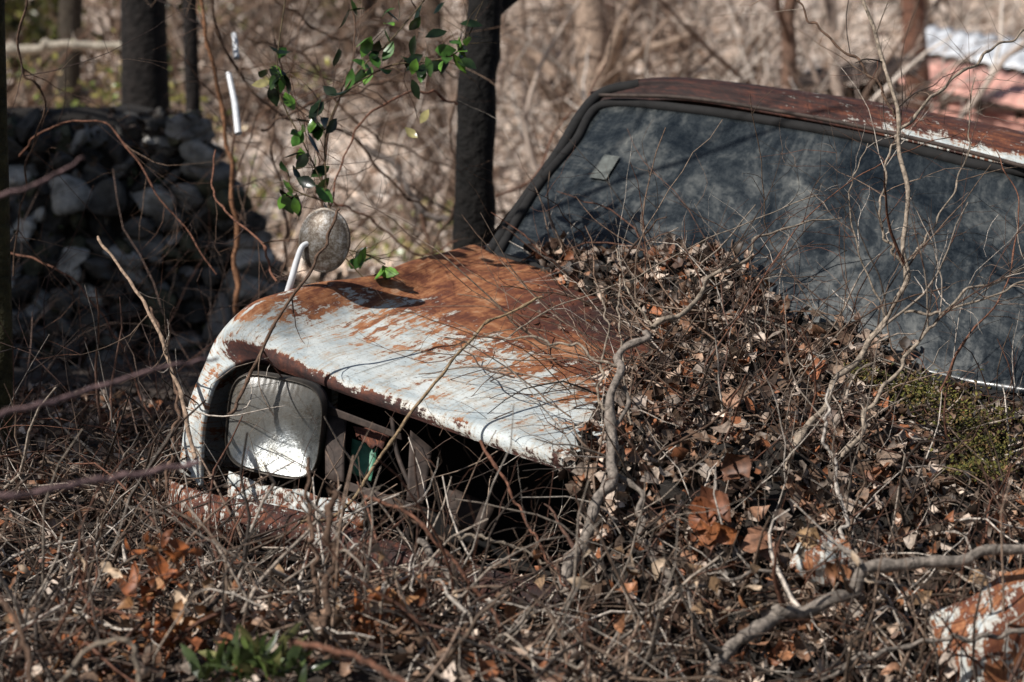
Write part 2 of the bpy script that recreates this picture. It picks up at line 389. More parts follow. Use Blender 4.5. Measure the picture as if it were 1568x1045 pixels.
# headlight
HC = P(420, 653, 4.06)
hn = nrm(Fd*np.array([1, 1, .4])+np.array([.22, 0, 0])); hx = nrm(Wd-hn*np.dot(Wd, hn)); hy = np.cross(hn, hx)
def superell(a, e=3.9):
    c, s = np.cos(a), np.sin(a); r = (np.abs(c)**e+np.abs(s)**e)**(-1/e); return c*r, s*r
def headlight():
    ang = np.linspace(0, 2*np.pi, 73)
    cx, sx = superell(ang)
    rad = np.linspace(0.001, 1, 22)
    HW, HH = .101, .102
    Rr, Cx = np.meshgrid(rad, cx, indexing='ij'); _, Sx = np.meshgrid(rad, sx, indexing='ij')
    q = Rr*Cx; w = Rr*Sx
    def surf(name, h, k, mat):
        V = HC+hx*(q*HW*k)[..., None]+hy*(w*HH*k)[..., None]+hn*h[..., None]
        idx = np.arange(V.shape[0]*V.shape[1]).reshape(V.shape[:2])
        Q = np.stack([idx[:-1, :-1], idx[1:, :-1], idx[1:, 1:], idx[:-1, 1:]], -1).reshape(-1, 4)
        a = Acc(); a.add(V, Q, (1, 1, 1), np.stack([q, w], -1).reshape(-1, 2)); a.build(name, mat, car)
    surf('headlight_cover_glass', .030*(1-Rr**2.6), 1.0, M_lens)
    surf('headlight_reflector', -.006-.050*(1-Rr**2.0), .99, M_refl)
    prof = [(.985, .002), (1.0, .007), (1.015, .006), (1.03, -.002), (1.03, -.02), (1.0, -.03)]
    V = np.stack([HC+hx*(cx*HW*k)[:, None]+hy*(sx*HH*k)[:, None]+hn*z for k, z in prof])
    idx = np.arange(V.shape[0]*V.shape[1]).reshape(V.shape[:2])
    Q = np.stack([idx[:-1, :-1], idx[1:, :-1], idx[1:, 1:], idx[:-1, 1:]], -1).reshape(-1, 4)
    a = Acc(); a.add(V, Q, (1, 1, 1)); a.build('headlight_rim', M_rim, car)
    prof = [(1.0, -.03), (.92, -.062), (.7, -.09), (.01, -.10)]
    V = np.stack([HC+hx*(cx*HW*k)[:, None]+hy*(sx*HH*k)[:, None]+hn*z for k, z in prof])
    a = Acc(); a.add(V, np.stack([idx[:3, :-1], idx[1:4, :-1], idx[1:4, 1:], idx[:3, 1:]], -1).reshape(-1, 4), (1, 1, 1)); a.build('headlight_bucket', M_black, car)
headlight()
quad_panel('headlight_bracket', [P(502, 615, 4.10), P(530, 645, 4.08), P(528, 742, 4.0), P(500, 735, 4.02)], M_bracket, .01, 8, (.6, .6, 0), (.3, .3), .001)
quad_panel('grille_bracket', [P(628, 662, 3.99), P(662, 690, 3.97), P(648, 775, 3.9), P(622, 768, 3.9)], M_bracket, .008)
quad_panel('grille_bracket.001', [P(505, 622, 4.06), P(615, 664, 3.99), P(617, 674, 3.99), P(505, 634, 4.06)], M_bracket, .006)
quad_panel('green_grille_part', [P(540, 672, 4.12), P(580, 688, 4.1), P(569, 738, 4.06), P(536, 724, 4.1)], M_greenp, .004)
quad_panel('lower_brace', [P(535, 738, 4.0), P(640, 773, 3.92), P(640, 785, 3.92), P(530, 750, 4.0)], M_bracket, .01)
quad_panel('torn_panel', [P(540, 655, 4.08), P(600, 660, 4.05), P(585, 690, 4.03), P(552, 676, 4.06)], M_rust, .004, 8, (1.1, .5, 0), (.4, .4), .003)
quad_panel('engine_bay_part', [P(690, 760, 4.1), P(760, 790, 4.05), P(740, 830, 4.0), P(680, 800, 4.05)], M_bracket, .03)
tube1('hood_latch_rod', [P(600, 640, 4.0), P(610, 700, 3.98), P(640, 770, 3.92)], .005, M_bracket, car)
acc = Acc()
vg = []
for (u, v, d) in [(262, 735, 4.3), (272, 742, 4.1), (330, 760, 3.98), (450, 785, 3.9), (600, 832, 3.8), (760, 878, 3.68), (920, 922, 3.58)]:
    vg.append([P(u, v, d), P(u-3, v+14, d-.03), P(u-4, v+38, d-.035), P(u, v+60, d)])
def bcol(S, T): return np.stack([.55+.5*S, .2+.9*S, S*0], -1)
patch(acc, vg, 80, 16, bcol, (2.6, .4), .001); ob = acc.build('front_bumper', M_rust, car); solid(ob, .006)
quad_panel('front_valance', [P(350, 730, 4.06), P(560, 778, 3.97), P(560, 812, 3.95), P(350, 775, 4.04)], M_rust, .006, 14, (.45, .4, 0), (.7, .3), .005)
# mirror
MC = P(496, 368, 4.42)
tube1('mirror_stalk', [P(437, 460, 4.42), P(446, 430, 4.41), P(455, 398, 4.41), P(463, 378, 4.41), P(475, 372, 4.42)], .0085, M_white, car, 30, 10, .006)
mn = nrm(np.array([-.28, -1, .1])); mx = nrm(np.cross(mn, [0, 0, 1])); my = np.cross(mx, mn)
ang = np.linspace(0, 2*np.pi, 49)
prof = [(.001, .022), (.25, .0212), (.5, .018), (.75, .012), (.92, .005), (.97, .0), (1.0, .001), (1.0, -.008), (.9, -.012), (.001, -.012)]
V = np.stack([MC+(mx*np.cos(ang)[:, None]*.06+my*np.sin(ang)[:, None]*.072)*k+mn*z for k, z in prof])
idx = np.arange(V.shape[0]*V.shape[1]).reshape(V.shape[:2])
Q = np.stack([idx[:-1, :-1], idx[1:, :-1], idx[1:, 1:], idx[:-1, 1:]], -1).reshape(-1, 4)
a = Acc(); a.add(V, Q, (1, 1, 1)); a.build('mirror_head', M_mirror, car)
tube1('wiper_arm', [P(1140, 487, 4.36), P(1180, 495, 4.32), P(1215, 508, 4.28)], .004, M_rim, car, 12)
tube1('wiper_arm.001', [P(1345, 548, 4.2), P(1385, 562, 4.17), P(1420, 578, 4.13)], .003, M_rim, car, 12)

# ------------------------------------------------------------ mound of litter over the car
rows = [
 [(815, 388, 4.93), (960, 390, 4.82), (1110, 386, 4.68), (1190, 465, 4.56), (1340, 530, 4.42), (1460, 604, 4.3), (1640, 664, 4.15), (2000, 710, 4.0)],
 [(870, 425, 4.76), (960, 440, 4.62), (1100, 450, 4.5), (1200, 510, 4.4), (1340, 580, 4.28), (1460, 634, 4.18), (1640, 700, 4.0), (2000, 760, 3.9)],
 [(1000, 500, 4.48), (1045, 540, 4.3), (1120, 560, 4.2), (1230, 590, 4.12), (1350, 640, 4.04), (1470, 680, 3.98), (1640, 730, 3.9), (2000, 800, 3.8)],
 [(935, 610, 4.06), (1000, 630, 3.96), (1090, 640, 3.92), (1220, 660, 3.88), (1350, 700, 3.83), (1470, 740, 3.8), (1640, 790, 3.75), (2000, 860, 3.7)],
 [(885, 700, 3.76), (960, 720, 3.68), (1080, 730, 3.66), (1210, 750, 3.64), (1350, 780, 3.64), (1470, 820, 3.6), (1640, 850, 3.6), (2000, 930, 3.5)],
 [(900, 850, 3.56), (980, 860, 3.5), (1090, 860, 3.5), (1220, 870, 3.5), (1350, 890, 3.5), (1470, 910, 3.45), (1640, 940, 3.4), (2000, 1000, 3.4)],
 [(840, 1010, 3.32), (980, 1010, 3.3), (1090, 1010, 3.3), (1220, 1015, 3.3), (1350, 1030, 3.25), (1470, 1050, 3.2), (1640, 1070, 3.2), (2000, 1100, 3.2)],
 [(840, 1200, 3.1), (980, 1200, 3.1), (1090, 1200, 3.1), (1220, 1200, 3.1), (1350, 1200, 3.05), (1470, 1200, 3.05), (1640, 1250, 3.0), (2000, 1300, 3.0)]]
mg = [[P(*q) for q in r] for r in rows]
acc = Acc(); G = patch(acc, mg, 130, 130, None, (1, 1), 0)
gs, gt = np.meshgrid(np.linspace(0, 1, 130), np.linspace(0, 1, 130), indexing='ij')
G[..., 2] += .030*np.sin(gs*31+3*np.sin(gt*17))*np.sin(gt*27+2*np.sin(gs*19))-.010
G += rng.normal(size=G.shape)*.004
mound = Acc(); idx = np.arange(G.shape[0]*G.shape[1]).reshape(G.shape[:2])
mound.add(G, np.stack([idx[:-1, :-1], idx[1:, :-1], idx[1:, 1:], idx[:-1, 1:]], -1).reshape(-1, 4), (.1, .07, .05))
mound.build('litter_mound', M_soil)
gu = np.gradient(G, axis=0); gv = np.gradient(G, axis=1); GN = nrm(np.cross(gu, gv)); GN = np.where(GN[..., 2:3] < 0, -GN, GN)
area = np.linalg.norm(np.cross(gu, gv), axis=-1).ravel(); area /= area.sum()
lowfront = (G[..., 1].ravel() < 3.85)
def mound_pts(n, clump=0.0):
    w_ = area.copy()
    if clump:
        g_ = G.reshape(-1, 3); c_ = np.sin(g_[:, 0]*19+2*np.sin(g_[:, 1]*13))*np.sin(g_[:, 1]*17+2*np.sin(g_[:, 0]*11)+g_[:, 2]*15)
        w_ = w_*np.clip(1+clump*c_*(1+.6*lowfront), .05, 9); w_ /= w_.sum()
    k = rng.choice(G.shape[0]*G.shape[1], n, p=w_)
    return G.reshape(-1, 3)[k]+rng.normal(size=(n, 3))*.012, GN.reshape(-1, 3)[k]
def ground_pts(n, x0, x1, y0, y1, clump=0.0):
    out = []
    while sum(len(o) for o in out) < n:
        x = U_(x0, x1, n*2); y = U_(y0, y1, n*2); z = gz(x, y)
        p = np.stack([x, y, z], 1); r = p-O
        lx = r@Fd; ly = r@Wd
        ok = ~((lx < 1.0) & (lx > -1.6) & (ly > -.02) & (ly < 1.4))
        ok &= ~((lx > .9) & (lx < 1.32) & (ly > .12) & (ly < 1.05) & (rng.random(len(x)) < .9))
        if clump:
            c_ = np.sin(x*14+2*np.sin(y*9))*np.sin(y*12+2*np.sin(x*8)); ok &= rng.random(len(x)) < np.clip(.5+clump*c_*.5, .04, 1)
        out.append(p[ok])
    return np.concatenate(out)[:n]

LC = [(.34, .25, .19), (.22, .14, .095), (.07, .045, .034), (.50, .41, .34), (.24, .13, .08), (.035, .024, .018), (.12, .09, .07), (.40, .33, .28), (.24, .095, .045), (.055, .038, .028), (.15, .10, .07), (.26, .20, .16)]
litter = Acc()
p, n = mound_pts(11500, .5); leaves(litter, p+n*.010, n+rng.normal(size=p.shape)*.6, U_(.014, .048, len(p)), pal(LC, len(p), .5), .62, .7, .2)
p = ground_pts(7000, -1.5, 1.0, 2.8, 6.0, .6); n = np.tile([0, 0, 1.], (len(p), 1))
leaves(litter, p+U_(0, .08, (len(p), 1))*np.array([0, 0, 1]), n+rng.normal(size=p.shape)*.6, U_(.018, .05, len(p)), pal(LC, len(p), .5), .62, .7, .2)
uu = U_(0, 1, 500); ww = U_(0, 1, 500)**2.2
hp = np.array([P(u, v, D(u, v)-.03) for u, v in [(840+a*180-w*60, 400+a*90+w*120) for a, w in zip(uu, ww)]])
leaves(litter, hp, np.tile(Ud, (500, 1))+rng.normal(size=(500, 3))*.4, U_(.012, .03, 500), pal(LC, 500, .4), .5, .6, .16)
p = np.array([P(u, v, d) for u, v, d in zip(U_(0, 1568, 120), U_(840, 1045, 120), U_(3.15, 3.45, 120))])
leaves(litter, p, rng.normal(size=p.shape)+np.array([0, -.5, .8]), U_(.025, .05, len(p)), pal([(.34, .22, .13), (.28, .13, .065), (.42, .32, .23)], len(p), .4), .5, .6, .2)
litter.build('leaf_litter', M_litter)

# ------------------------------------------------------------ brambles (one mass)
TC = [(.31, .26, .215), (.16, .115, .085), (.08, .055, .043), (.50, .445, .39), (.14, .065, .042), (.05, .038, .031), (.22, .155, .115), (.10, .055, .04)]
TC_SHADE = [(.09, .062, .05), (.045, .03, .024), (.028, .02, .016), (.15, .10, .08), (.07, .035, .026)]  # darker twigs: shade over the left thicket is put into their colour
br = Acc()
def scatter_twigs(p, n, lmin, lmax, rmin, rmax, S=6, wob=.22, grav=.05, lift=.4, pcols=TC):
    d = rng.normal(size=p.shape)+n*lift; ln = U_(lmin, lmax, len(p))
    w = walk(p, d, ln, S, wob, grav); r = taper(len(p), S, rmin+(rmax-rmin)*U_(0, 1, len(p))**2, .4)
    add_tubes(br, w, r, pal(pcols, len(p), .35), 4); return w, r
p, n = mound_pts(2000, .8); scatter_twigs(p, n, .05, .28, .0009, .0038, lift=.5)
p = ground_pts(2300, -1.4, .9, 2.9, 4.4, 1.0); n = np.tile([0, 0, 1.], (len(p), 1)); scatter_twigs(p+U_(0, .14, (len(p), 1))*np.array([0, 0, 1]), n, .1, .38, .0009, .0046, lift=.4)
p = ground_pts(170, -1.4, .9, 3.0, 3.8, 1.0); n = np.tile([0, 0, 1.], (len(p), 1))
w, r = scatter_twigs(p, n, .25, .5, .0014, .0045, 9, .16, .10, .9)
cp, crr = children(w, r, 550, .04, .18); add_tubes(br, cp, crr, pal(TC, len(cp)), 3)
p = ground_pts(330, -2.0, -.62, 4.2, 6.8); n = np.tile([0, 0, 1.], (len(p), 1))
w, r = scatter_twigs(p, n, .35, .9, .0014, .0035, 10, .16, .10, 1.0, TC_SHADE)
cp, crr = children(w, r, 1000, .05, .25); add_tubes(br, cp, crr, pal(TC_SHADE, len(cp)), 3)
p, n = mound_pts(170); w, r = scatter_twigs(p, n, .2, .55, .0014, .0034, 9, .16, .06, 1.0)
cp, crr = children(w, r, 550, .04, .2); add_tubes(br, cp, crr, pal(TC, len(cp)), 3)
k = 60; st = np.array([C(x, y, z) for x, y, z in zip(U_(.10, 1.0, k), U_(.45, 1.0, k), U_(.03, .11, k))])
d = -Wd+rng.normal(size=(k, 3))*.4+Ud*.08
w = walk(st, d, U_(.2, .7, k), 12, .15, .012); r = taper(k, 12, U_(.0010, .0024, k), .5)
add_tubes(br, w, r, pal([(.2, .13, .09), (.1, .065, .05), (.28, .21, .16)], k), 5); cp, crr = children(w, r, 170, .05, .2, .7); add_tubes(br, cp, crr, pal([(.15, .10, .07), (.08, .055, .045)], 170), 3)
br.build('bramble_thicket', M_twig)

# ------------------------------------------------------------ saplings and branches
def stem_obj(name, stems, nchild=(30, 60), cl=(.08, .3), colp=TC, sides=8, rough=1.0, mat=None):
    a = Acc(); PP = []; RR = []; S = 60
    for pts, d0, d1, r0, r1, col in stems:
        k = len(pts); ds = np.linspace(d0, d1, k)
        w = cr(np.array([P(u, v, d) for (u, v), d in zip(pts, ds)]), S)
        kn = cr(rng.normal(size=(20, 3)), S)*min(.008, r0*1.0)*rough
        kn[0] *= 0
        w = w+kn
        r = np.linspace(r0, r1, S)*(1+rng.normal(size=S)*.09*rough)
        for kk in rng.integers(3, S-3, 5): r[kk] *= 1+.35*rough
        PP.append(w); RR.append(r)
        add_tubes(a, w[None], r[None], np.array([col])*U_(.85, 1.15), sides)
    PP = np.array(PP); RR = np.array(RR)
    if nchild[0]:
        c1, r1_ = children(PP, RR, nchild[0], cl[0], cl[1], .5, 8, .15); add_tubes(a, c1, r1_, pal(colp, len(c1)), 4)
        if nchild[1]:
            c2, r2_ = children(c1, r1_, nchild[1], cl[0]*.4, cl[1]*.5, .6, 6, .2); add_tubes(a, c2, r2_, pal(colp, len(c2)), 3)
    return a.build(name, mat or M_limb)
tan = (.29, .24, .19); grey = (.22, .19, .165); red = (.18, .085, .055); brn = (.12, .075, .052); pur = (.20, .13, .13); pale = (.44, .40, .36)
stem_obj('sapling', [
 ([(862, 1070), (870, 960), (880, 840), (932, 755), (938, 640), (950, 555), (1000, 503)], 3.36, 3.74, .0145, .0060, grey),
 ([(1000, 503), (1050, 470), (1085, 425), (1140, 395), (1200, 345), (1290, 330)], 3.74, 3.95, .0055, .0012, tan),
 ([(945, 560), (880, 532), (800, 518), (740, 515)], 3.68, 3.8, .003, .001, tan),
 ([(1075, 1000), (1045, 930), (1005, 850), (980, 770), (950, 690), (945, 600)], 3.35, 3.66, .007, .004, grey),
 ([(940, 650), (915, 600), (930, 500), (910, 430)], 3.66, 3.75, .003, .001, tan),
 ([(1000, 503), (960, 440), (945, 380)], 3.75, 3.8, .002, .001, tan)], (40, 80))
stem_obj('sapling', [
 ([(1190, 760), (1240, 640), (1300, 565), (1360, 490), (1388, 400), (1380, 290), (1372, 170), (1340, 60), (1310, -40)], 3.7, 4.0, .0062, .0035, tan),
 ([(1385, 410), (1350, 340), (1360, 250), (1378, 190)], 3.95, 3.98, .003, .002, tan),
 ([(1375, 200), (1450, 130), (1530, 70), (1620, 10)], 3.95, 4.1, .0035, .002, tan),
 ([(1372, 180), (1330, 110), (1250, 40), (1200, -20)], 3.95, 4.1, .003, .002, brn),
 ([(1300, 860), (1285, 760), (1262, 650), (1268, 600)], 3.45, 3.6, .004, .002, pale),
 ([(1290, 700), (1350, 600), (1410, 520), (1480, 450), (1600, 400)], 3.65, 3.8, .0045, .002, tan),
 ([(1385, 480), (1450, 478), (1568, 430), (1640, 380)], 3.8, 3.75, .0028, .0015, tan),
 ([(1360, 490), (1320, 400), (1300, 300), (1330, 220)], 3.85, 3.9, .002, .001, tan),
 ([(1388, 400), (1440, 330), (1480, 230), (1490, 120)], 3.9, 4.0, .0025, .001, tan),
 ([(1440, 600), (1480, 520), (1540, 440), (1560, 320), (1520, 220)], 3.8, 3.9, .0022, .001, red)], (100, 240), (.08, .35))
stem_obj('fallen_branch', [
 ([(1640, 838), (1560, 845), (1450, 855), (1330, 885), (1240, 930), (1165, 955), (1115, 1010), (1080, 1070)], 3.25, 3.1, .0085, .012, grey),
 ([(1330, 885), (1300, 850), (1260, 830)], 3.22, 3.3, .005, .003, grey),
 ([(1640, 960), (1500, 975), (1380, 985), (1260, 1040)], 3.1, 3.1, .004, .003, grey)], (14, 20))
stem_obj('dead_stick', [
 ([(640, 828), (690, 890), (722, 950), (748, 1000), (800, 1050)], 3.4, 3.2, .0055, .007, grey),
 ([(700, 820), (770, 830), (850, 870)], 3.5, 3.45, .003, .002, tan),
 ([(735, 675), (790, 770), (830, 840), (870, 900)], 3.55, 3.4, .0028, .0018, red),
 ([(380, 1050), (440, 940), (520, 880), (560, 800)], 3.3, 3.4, .004, .002, pale),
 ([(900, 1050), (960, 960), (1060, 900), (1180, 870)], 3.3, 3.3, .004, .003, grey),
 ([(600, 760), (690, 850), (760, 870), (820, 800)], 3.5, 3.5, .0025, .0015, brn)], (34, 60))
stem_obj('bramble_cane', [
 ([(830, 455), (740, 500), (690, 560), (640, 620), (570, 720), (510, 790), (460, 800)], 3.95, 3.6, .0026, .0035, (.28, .2, .12)),
 ([(520, 320), (490, 390), (450, 450), (410, 520), (375, 590), (352, 640)], 4.1, 3.95, .003, .004, brn),
 ([(150, 363), (195, 425), (245, 510), (275, 600), (300, 700)], 4.3, 3.9, .003, .0045, (.36, .26, .19)),
 ([(230, 470), (262, 560), (270, 650), (255, 760)], 4.2, 4.0, .003, .004, brn),
 ([(505, 745), (508, 860), (500, 960), (505, 1050)], 3.1, 3.0, .0055, .006, brn),
 ([(472, 700), (478, 830), (490, 950)], 3.15, 3.05, .003, .0045, brn),
 ([(560, 760), (640, 800), (760, 950), (770, 1000)], 3.3, 3.2, .003, .0035, red),
 ([(950, 420), (948, 480), (955, 560), (965, 650)], 3.9, 3.7, .0016, .002, tan),
 ([(1080, 560), (1160, 440), (1230, 340), (1350, 250), (1480, 200)], 3.9, 4.1, .0016, .001, red),
 ([(780, 515), (850, 470), (960, 430), (1100, 360), (1250, 300)], 3.9, 4.0, .0014, .001, tan),
 ([(1000, 700), (1100, 640), (1200, 560), (1330, 480), (1450, 440)], 3.6, 3.8, .0022, .0014, brn)], (60, 110), (.06, .25))
stem_obj('near_stem', [
 ([(-80, 655), (60, 620), (130, 598), (260, 562), (335, 548)], 2.3, 2.6, .0038, .002, pur),
 ([(-80, 775), (60, 752), (160, 735), (300, 712)], 2.2, 2.4, .004, .0035, pur),
 ([(-80, 320), (20, 295), (80, 270), (130, 240)], 2.3, 2.4, .003, .0015, pur),
 ([(60, 1100), (130, 1000), (200, 985), (215, 1060)], 2.6, 2.6, .003, .003, tan),
 ([(-20, 900), (30, 960), (50, 1060)], 2.6, 2.5, .0035, .003, brn),
 ([(450, 985), (540, 1005), (640, 1060)], 2.5, 2.4, .0035, .003, red)], (0, 0), rough=.4)
stem_obj('wild_vine', [
 ([(310, -40), (345, 80), (430, 175), (530, 205), (600, 280), (655, 325)], 6.2, 6.6, .005, .004, brn),
 ([(560, 225), (600, 250), (625, 290), (650, 325), (680, 335), (705, 320)], 8.5, 8.2, .014, .012, (.12, .10, .09)),
 ([(362, 480), (363, 380), (355, 260), (338, 150), (315, 30), (310, -40)], 6.3, 6.2, .0085, .005, (.26, .13, .07)),
 ([(330, 230), (325, 290), (350, 330), (400, 370), (420, 430)], 5.2, 4.8, .0022, .003, red),
 ([(500, 330), (495, 250), (520, 150), (545, 60), (530, -30)], 4.8, 4.9, .003, .002, brn),
 ([(420, 60), (440, 130), (480, 210), (490, 260)], 4.8, 4.8, .002, .0015, brn),
 ([(620, -30), (640, 40), (620, 110), (640, 180)], 5.0, 5.0, .002, .0012, brn),
 ([(700, 160), (640, 140), (560, 180), (520, 260), (500, 330)], 5.4, 4.9, .0035, .002, red),
 ([(400, 200), (480, 160), (600, 120), (700, 50)], 6, 6.3, .005, .003, brn),
 ([(480, 300), (560, 330), (640, 390), (700, 370)], 6, 6.3, .004, .002, red),
 ([(380, 60), (470, 90), (560, 200), (700, 260)], 7, 7.3, .006, .003, brn),
 ([(420, 0), (520, 60), (600, 40), (710, 130)], 7, 7.3, .005, .003, brn),
 ([(760, 300), (820, 270), (850, 200), (900, 150), (940, 60)], 6.8, 7.2, .004, .002, red),
 ([(430, 420), (440, 340), (420, 240), (440, 120), (480, -20)], 6.5, 6.8, .005, .003, brn),
 ([(660, 390), (700, 300), (690, 180), (720, 60), (710, -40)], 6.9, 6.9, .005, .004, brn),
 ([(30, 240), (70, 200), (160, 190), (230, 280), (330, 420)], 5.5, 5.2, .003, .002, red),
 ([(40, -20), (30, 100), (70, 150), (40, 260), (20, 420)], 4.6, 4.8, .003, .002, brn),
 ([(0, 380), (100, 420), (180, 520), (230, 640)], 5.5, 5, .003, .002, red)], (150, 420), (.15, .65), [(.16, .09, .06), brn, (.22, .15, .11), (.06, .04, .035)])

# ------------------------------------------------------------ evergreen sprigs
ev = Acc(); evt = Acc()
cl = [(425, 105, 9), (545, 95, 7), (575, 80, 7), (640, 90, 9), (690, 68, 8), (675, 100, 7), (610, 15, 4), (485, 178, 9), (468, 188, 5), (455, 250, 7), (440, 285, 9), (495, 272, 4), (552, 388, 6), (648, 8, 4), (530, 18, 3), (585, 405, 4), (500, 142, 3), (720, 45, 4), (420, 120, 5)]
for u, v, k in cl:
    c = P(u, v, 4.6); pos = c+rng.normal(size=(k, 3))*.018
    hd = rng.normal(size=(k, 3))*.6+np.array([0, 0, -.8]); pos = pos+nrm(hd)*.02
    g = pal([(.035, .075, .02), (.06, .15, .03), (.12, .26, .04), (.012, .024, .010), (.015, .03, .012)], k, .3)
    leaves(ev, pos, rng.normal(size=(k, 3))+np.array([-.4, -.7, .4]), U_(.04, .06, k), g, .55, .2, .02, hd)
leaves(ev, np.array([P(650, 178, 4.6), P(400, 128, 4.6), P(630, 205, 4.65)]), np.array([[0, -1, .4]]*3), np.array([.04, .045, .04]), np.array([(.4, .36, .16)]*3), .5, .3, .03)
e_ob = empty('evergreen_shrub')
ev.build('foliage', M_green, e_ob)
SP = []
for pts in [[(560, 430), (520, 380), (500, 300), (470, 230), (430, 150), (425, 90), (440, -20)], [(500, 290), (500, 200), (540, 120), (600, 60), (650, 0), (670, -30)], [(540, 130), (600, 100), (650, 95), (700, 80), (730, 30)],
            [(500, 310), (450, 290), (440, 260)], [(520, 380), (560, 390), (590, 405)], [(560, 430), (575, 560), (600, 650)]]:
    SP.append(cr(np.array([P(u, v, 4.6) for u, v in pts]), 24))
SP = np.array(SP); add_tubes(evt, SP, np.full((len(SP), 24), .0018), np.array([(.12, .09, .05)]*len(SP)), 5)
c1, r1_ = children(SP, np.full((len(SP), 24), .0018), 60, .05, .16, .6); add_tubes(evt, c1, r1_, pal([(.12, .09, .05)], 60), 3)
evt.build('stems', M_twig, e_ob)

pl = Acc(); c = P(400, 1030, 3.0); k = 80
hd = rng.normal(size=(k, 3))*.7+np.array([0, 0, .7]); nn = np.cross(hd, rng.normal(size=(k, 3)))
leaves(pl, c+rng.normal(size=(k, 3))*np.array([.045, .03, .012])+np.array([0, -.06, .02])+nrm(hd)*.03, nn, U_(.035, .065, k), pal([(.12, .17, .05), (.2, .2, .08), (.07, .1, .035)], k), .28, .25, .03, hd)
pl.build('green_seedling', M_green)
pl = Acc()
for (u, v) in [(235, 900), (265, 960), (225, 985), (290, 1010), (130, 1000), (610, 935), (265, 860), (560, 960)]:
    k = 16; c = P(u, v, 3.15); hd = rng.normal(size=(k, 3))
    leaves(pl, c+rng.normal(size=(k, 3))*.028, rng.normal(size=(k, 3))+np.array([-.3, -.6, .5]), U_(.025, .05, k), pal([(.30, .10, .035), (.2, .07, .03), (.36, .18, .08)], k), .45, .7, .16, hd)
pl.build('withered_fern', M_litter)
ms = Acc()
for (u, v, d, s) in [(1430, 625, 4.08, .05), (1490, 650, 3.97, .045), (1390, 600, 4.16, .04), (1500, 690, 3.88, .035), (1300, 580, 4.17, .03), (1500, 725, 3.77, .03)]:
    k = 650; p = P(u, v, d)+np.array([0, 0, .010])+rng.normal(size=(k, 3))*np.array([s, s*.6, s*.35])
    leaves(ms, p, rng.normal(size=(k, 3))+np.array([0, -.4, .7]), U_(.005, .012, k), pal([(.12, .12, .03), (.20, .18, .05), (.06, .065, .022), (.18, .12, .05)], k), .5, .4, .05)
ms.build('moss', M_moss)

def scrap(name, g3, rb=.45, uv=(.4, .4)):
    a = Acc(); patch(a, [[P(*q) for q in r] for r in g3], 24, 24, None, uv, .002, (rb, .1, 0)); o = a.build(name, M_rust); solid(o, .006); return o
scrap('rusty_metal_panel', [[(1425, 945, 3.26), (1436, 985, 3.20), (1450, 1060, 3.18)], [(1490, 915, 3.24), (1500, 965, 3.15), (1505, 1060, 3.15)], [(1555, 878, 3.28), (1570, 940, 3.17), (1575, 1060, 3.17)], [(1640, 865, 3.34), (1650, 940, 3.2), (1650, 1060, 3.2)]], .62, (.28, .28))
scrap('rusty_metal_scrap', [[(1222, 838, 3.40), (1212, 868, 3.36), (1228, 880, 3.36)], [(1262, 826, 3.42), (1260, 850, 3.34), (1262, 893, 3.36)], [(1300, 835, 3.40), (1304, 858, 3.36), (1290, 880, 3.36)]], .52, (.2, .2))
a = Acc()
for (u, v, s, d, c) in [(1095, 775, .075, 3.5, (.16, .065, .035)), (1130, 715, .06, 3.55, (.13, .06, .035)), (1100, 815, .06, 3.42, (.22, .08, .03)), (1070, 790, .06, 3.45, (.2, .07, .03)), (1235, 822, .04, 3.38, (.34, .22, .12)), (1350, 730, .05, 3.72, (.2, .09, .05)), (1250, 570, .04, 4.0, (.3, .12, .06)), (1160, 830, .05, 3.4, (.2, .1, .06))]:
    leaves(a, P(u, v, d)[None]+rng.normal(size=(3, 3))*.008, np.array([[-.3, -.8, .5]]*3)+rng.normal(size=(3, 3))*.3, np.array([s]*3), np.array([c]*3), .7, .7, .2)
a.build('large_dead_leaves', M_litter)

# ------------------------------------------------------------ stone wall
bm = bmesh.new(); bmesh.ops.create_icosphere(bm, subdivisions=3, radius=1)
SV = np.array([v.co[:] for v in bm.verts]); SF = np.array([[v.index for v in f.verts] for f in bm.faces]); bm.free()
WL = nrm(np.array([-.97, -.22, 0])); WN = np.array([.22, -.97, 0]); WB = np.array([-.80, 8.05, .5])
wall = empty('dry_stone_wall')
me_v = []; cc = []; ff = []; n0 = 0
def stone(c, sx, sy, sz, ax, ay, col):
    global n0
    q = SV*1.15
    for i in range(9):           # random planar cuts -> angular field stone
        nn = nrm(rng.normal(size=3)); dd = U_(.55, .9); h = q@nn
        q = q-np.outer(np.maximum(0, h-dd)*.93, nn)
    q = q*(1+.10*np.sin(SV@rng.normal(size=3)*3+U_(0, 6))[:, None])+rng.normal(size=q.shape)*.015
    a = U_(-.9, .9); ca, sa = math.cos(a), math.sin(a)
    X_ = q[:, 0]*sx; Z_ = q[:, 2]*sz; X2 = X_*ca-Z_*sa; Z2 = X_*sa+Z_*ca
    V = c+np.outer(X2, ax)+np.outer(q[:, 1]*sy, ay)+np.outer(Z2, [0, 0, 1])
    me_v.append(V); ff.append(SF+n0); n0 += len(V); cc.append(np.tile(col, (len(V), 1)))
STC = [(.12, .115, .11), (.20, .19, .18), (.07, .065, .06), (.42, .41, .39), (.09, .09, .06), (.07, .066, .062)]
def edge(z): return .02+.42*max(0, (z-.5)/.95)**1.3
z = .5
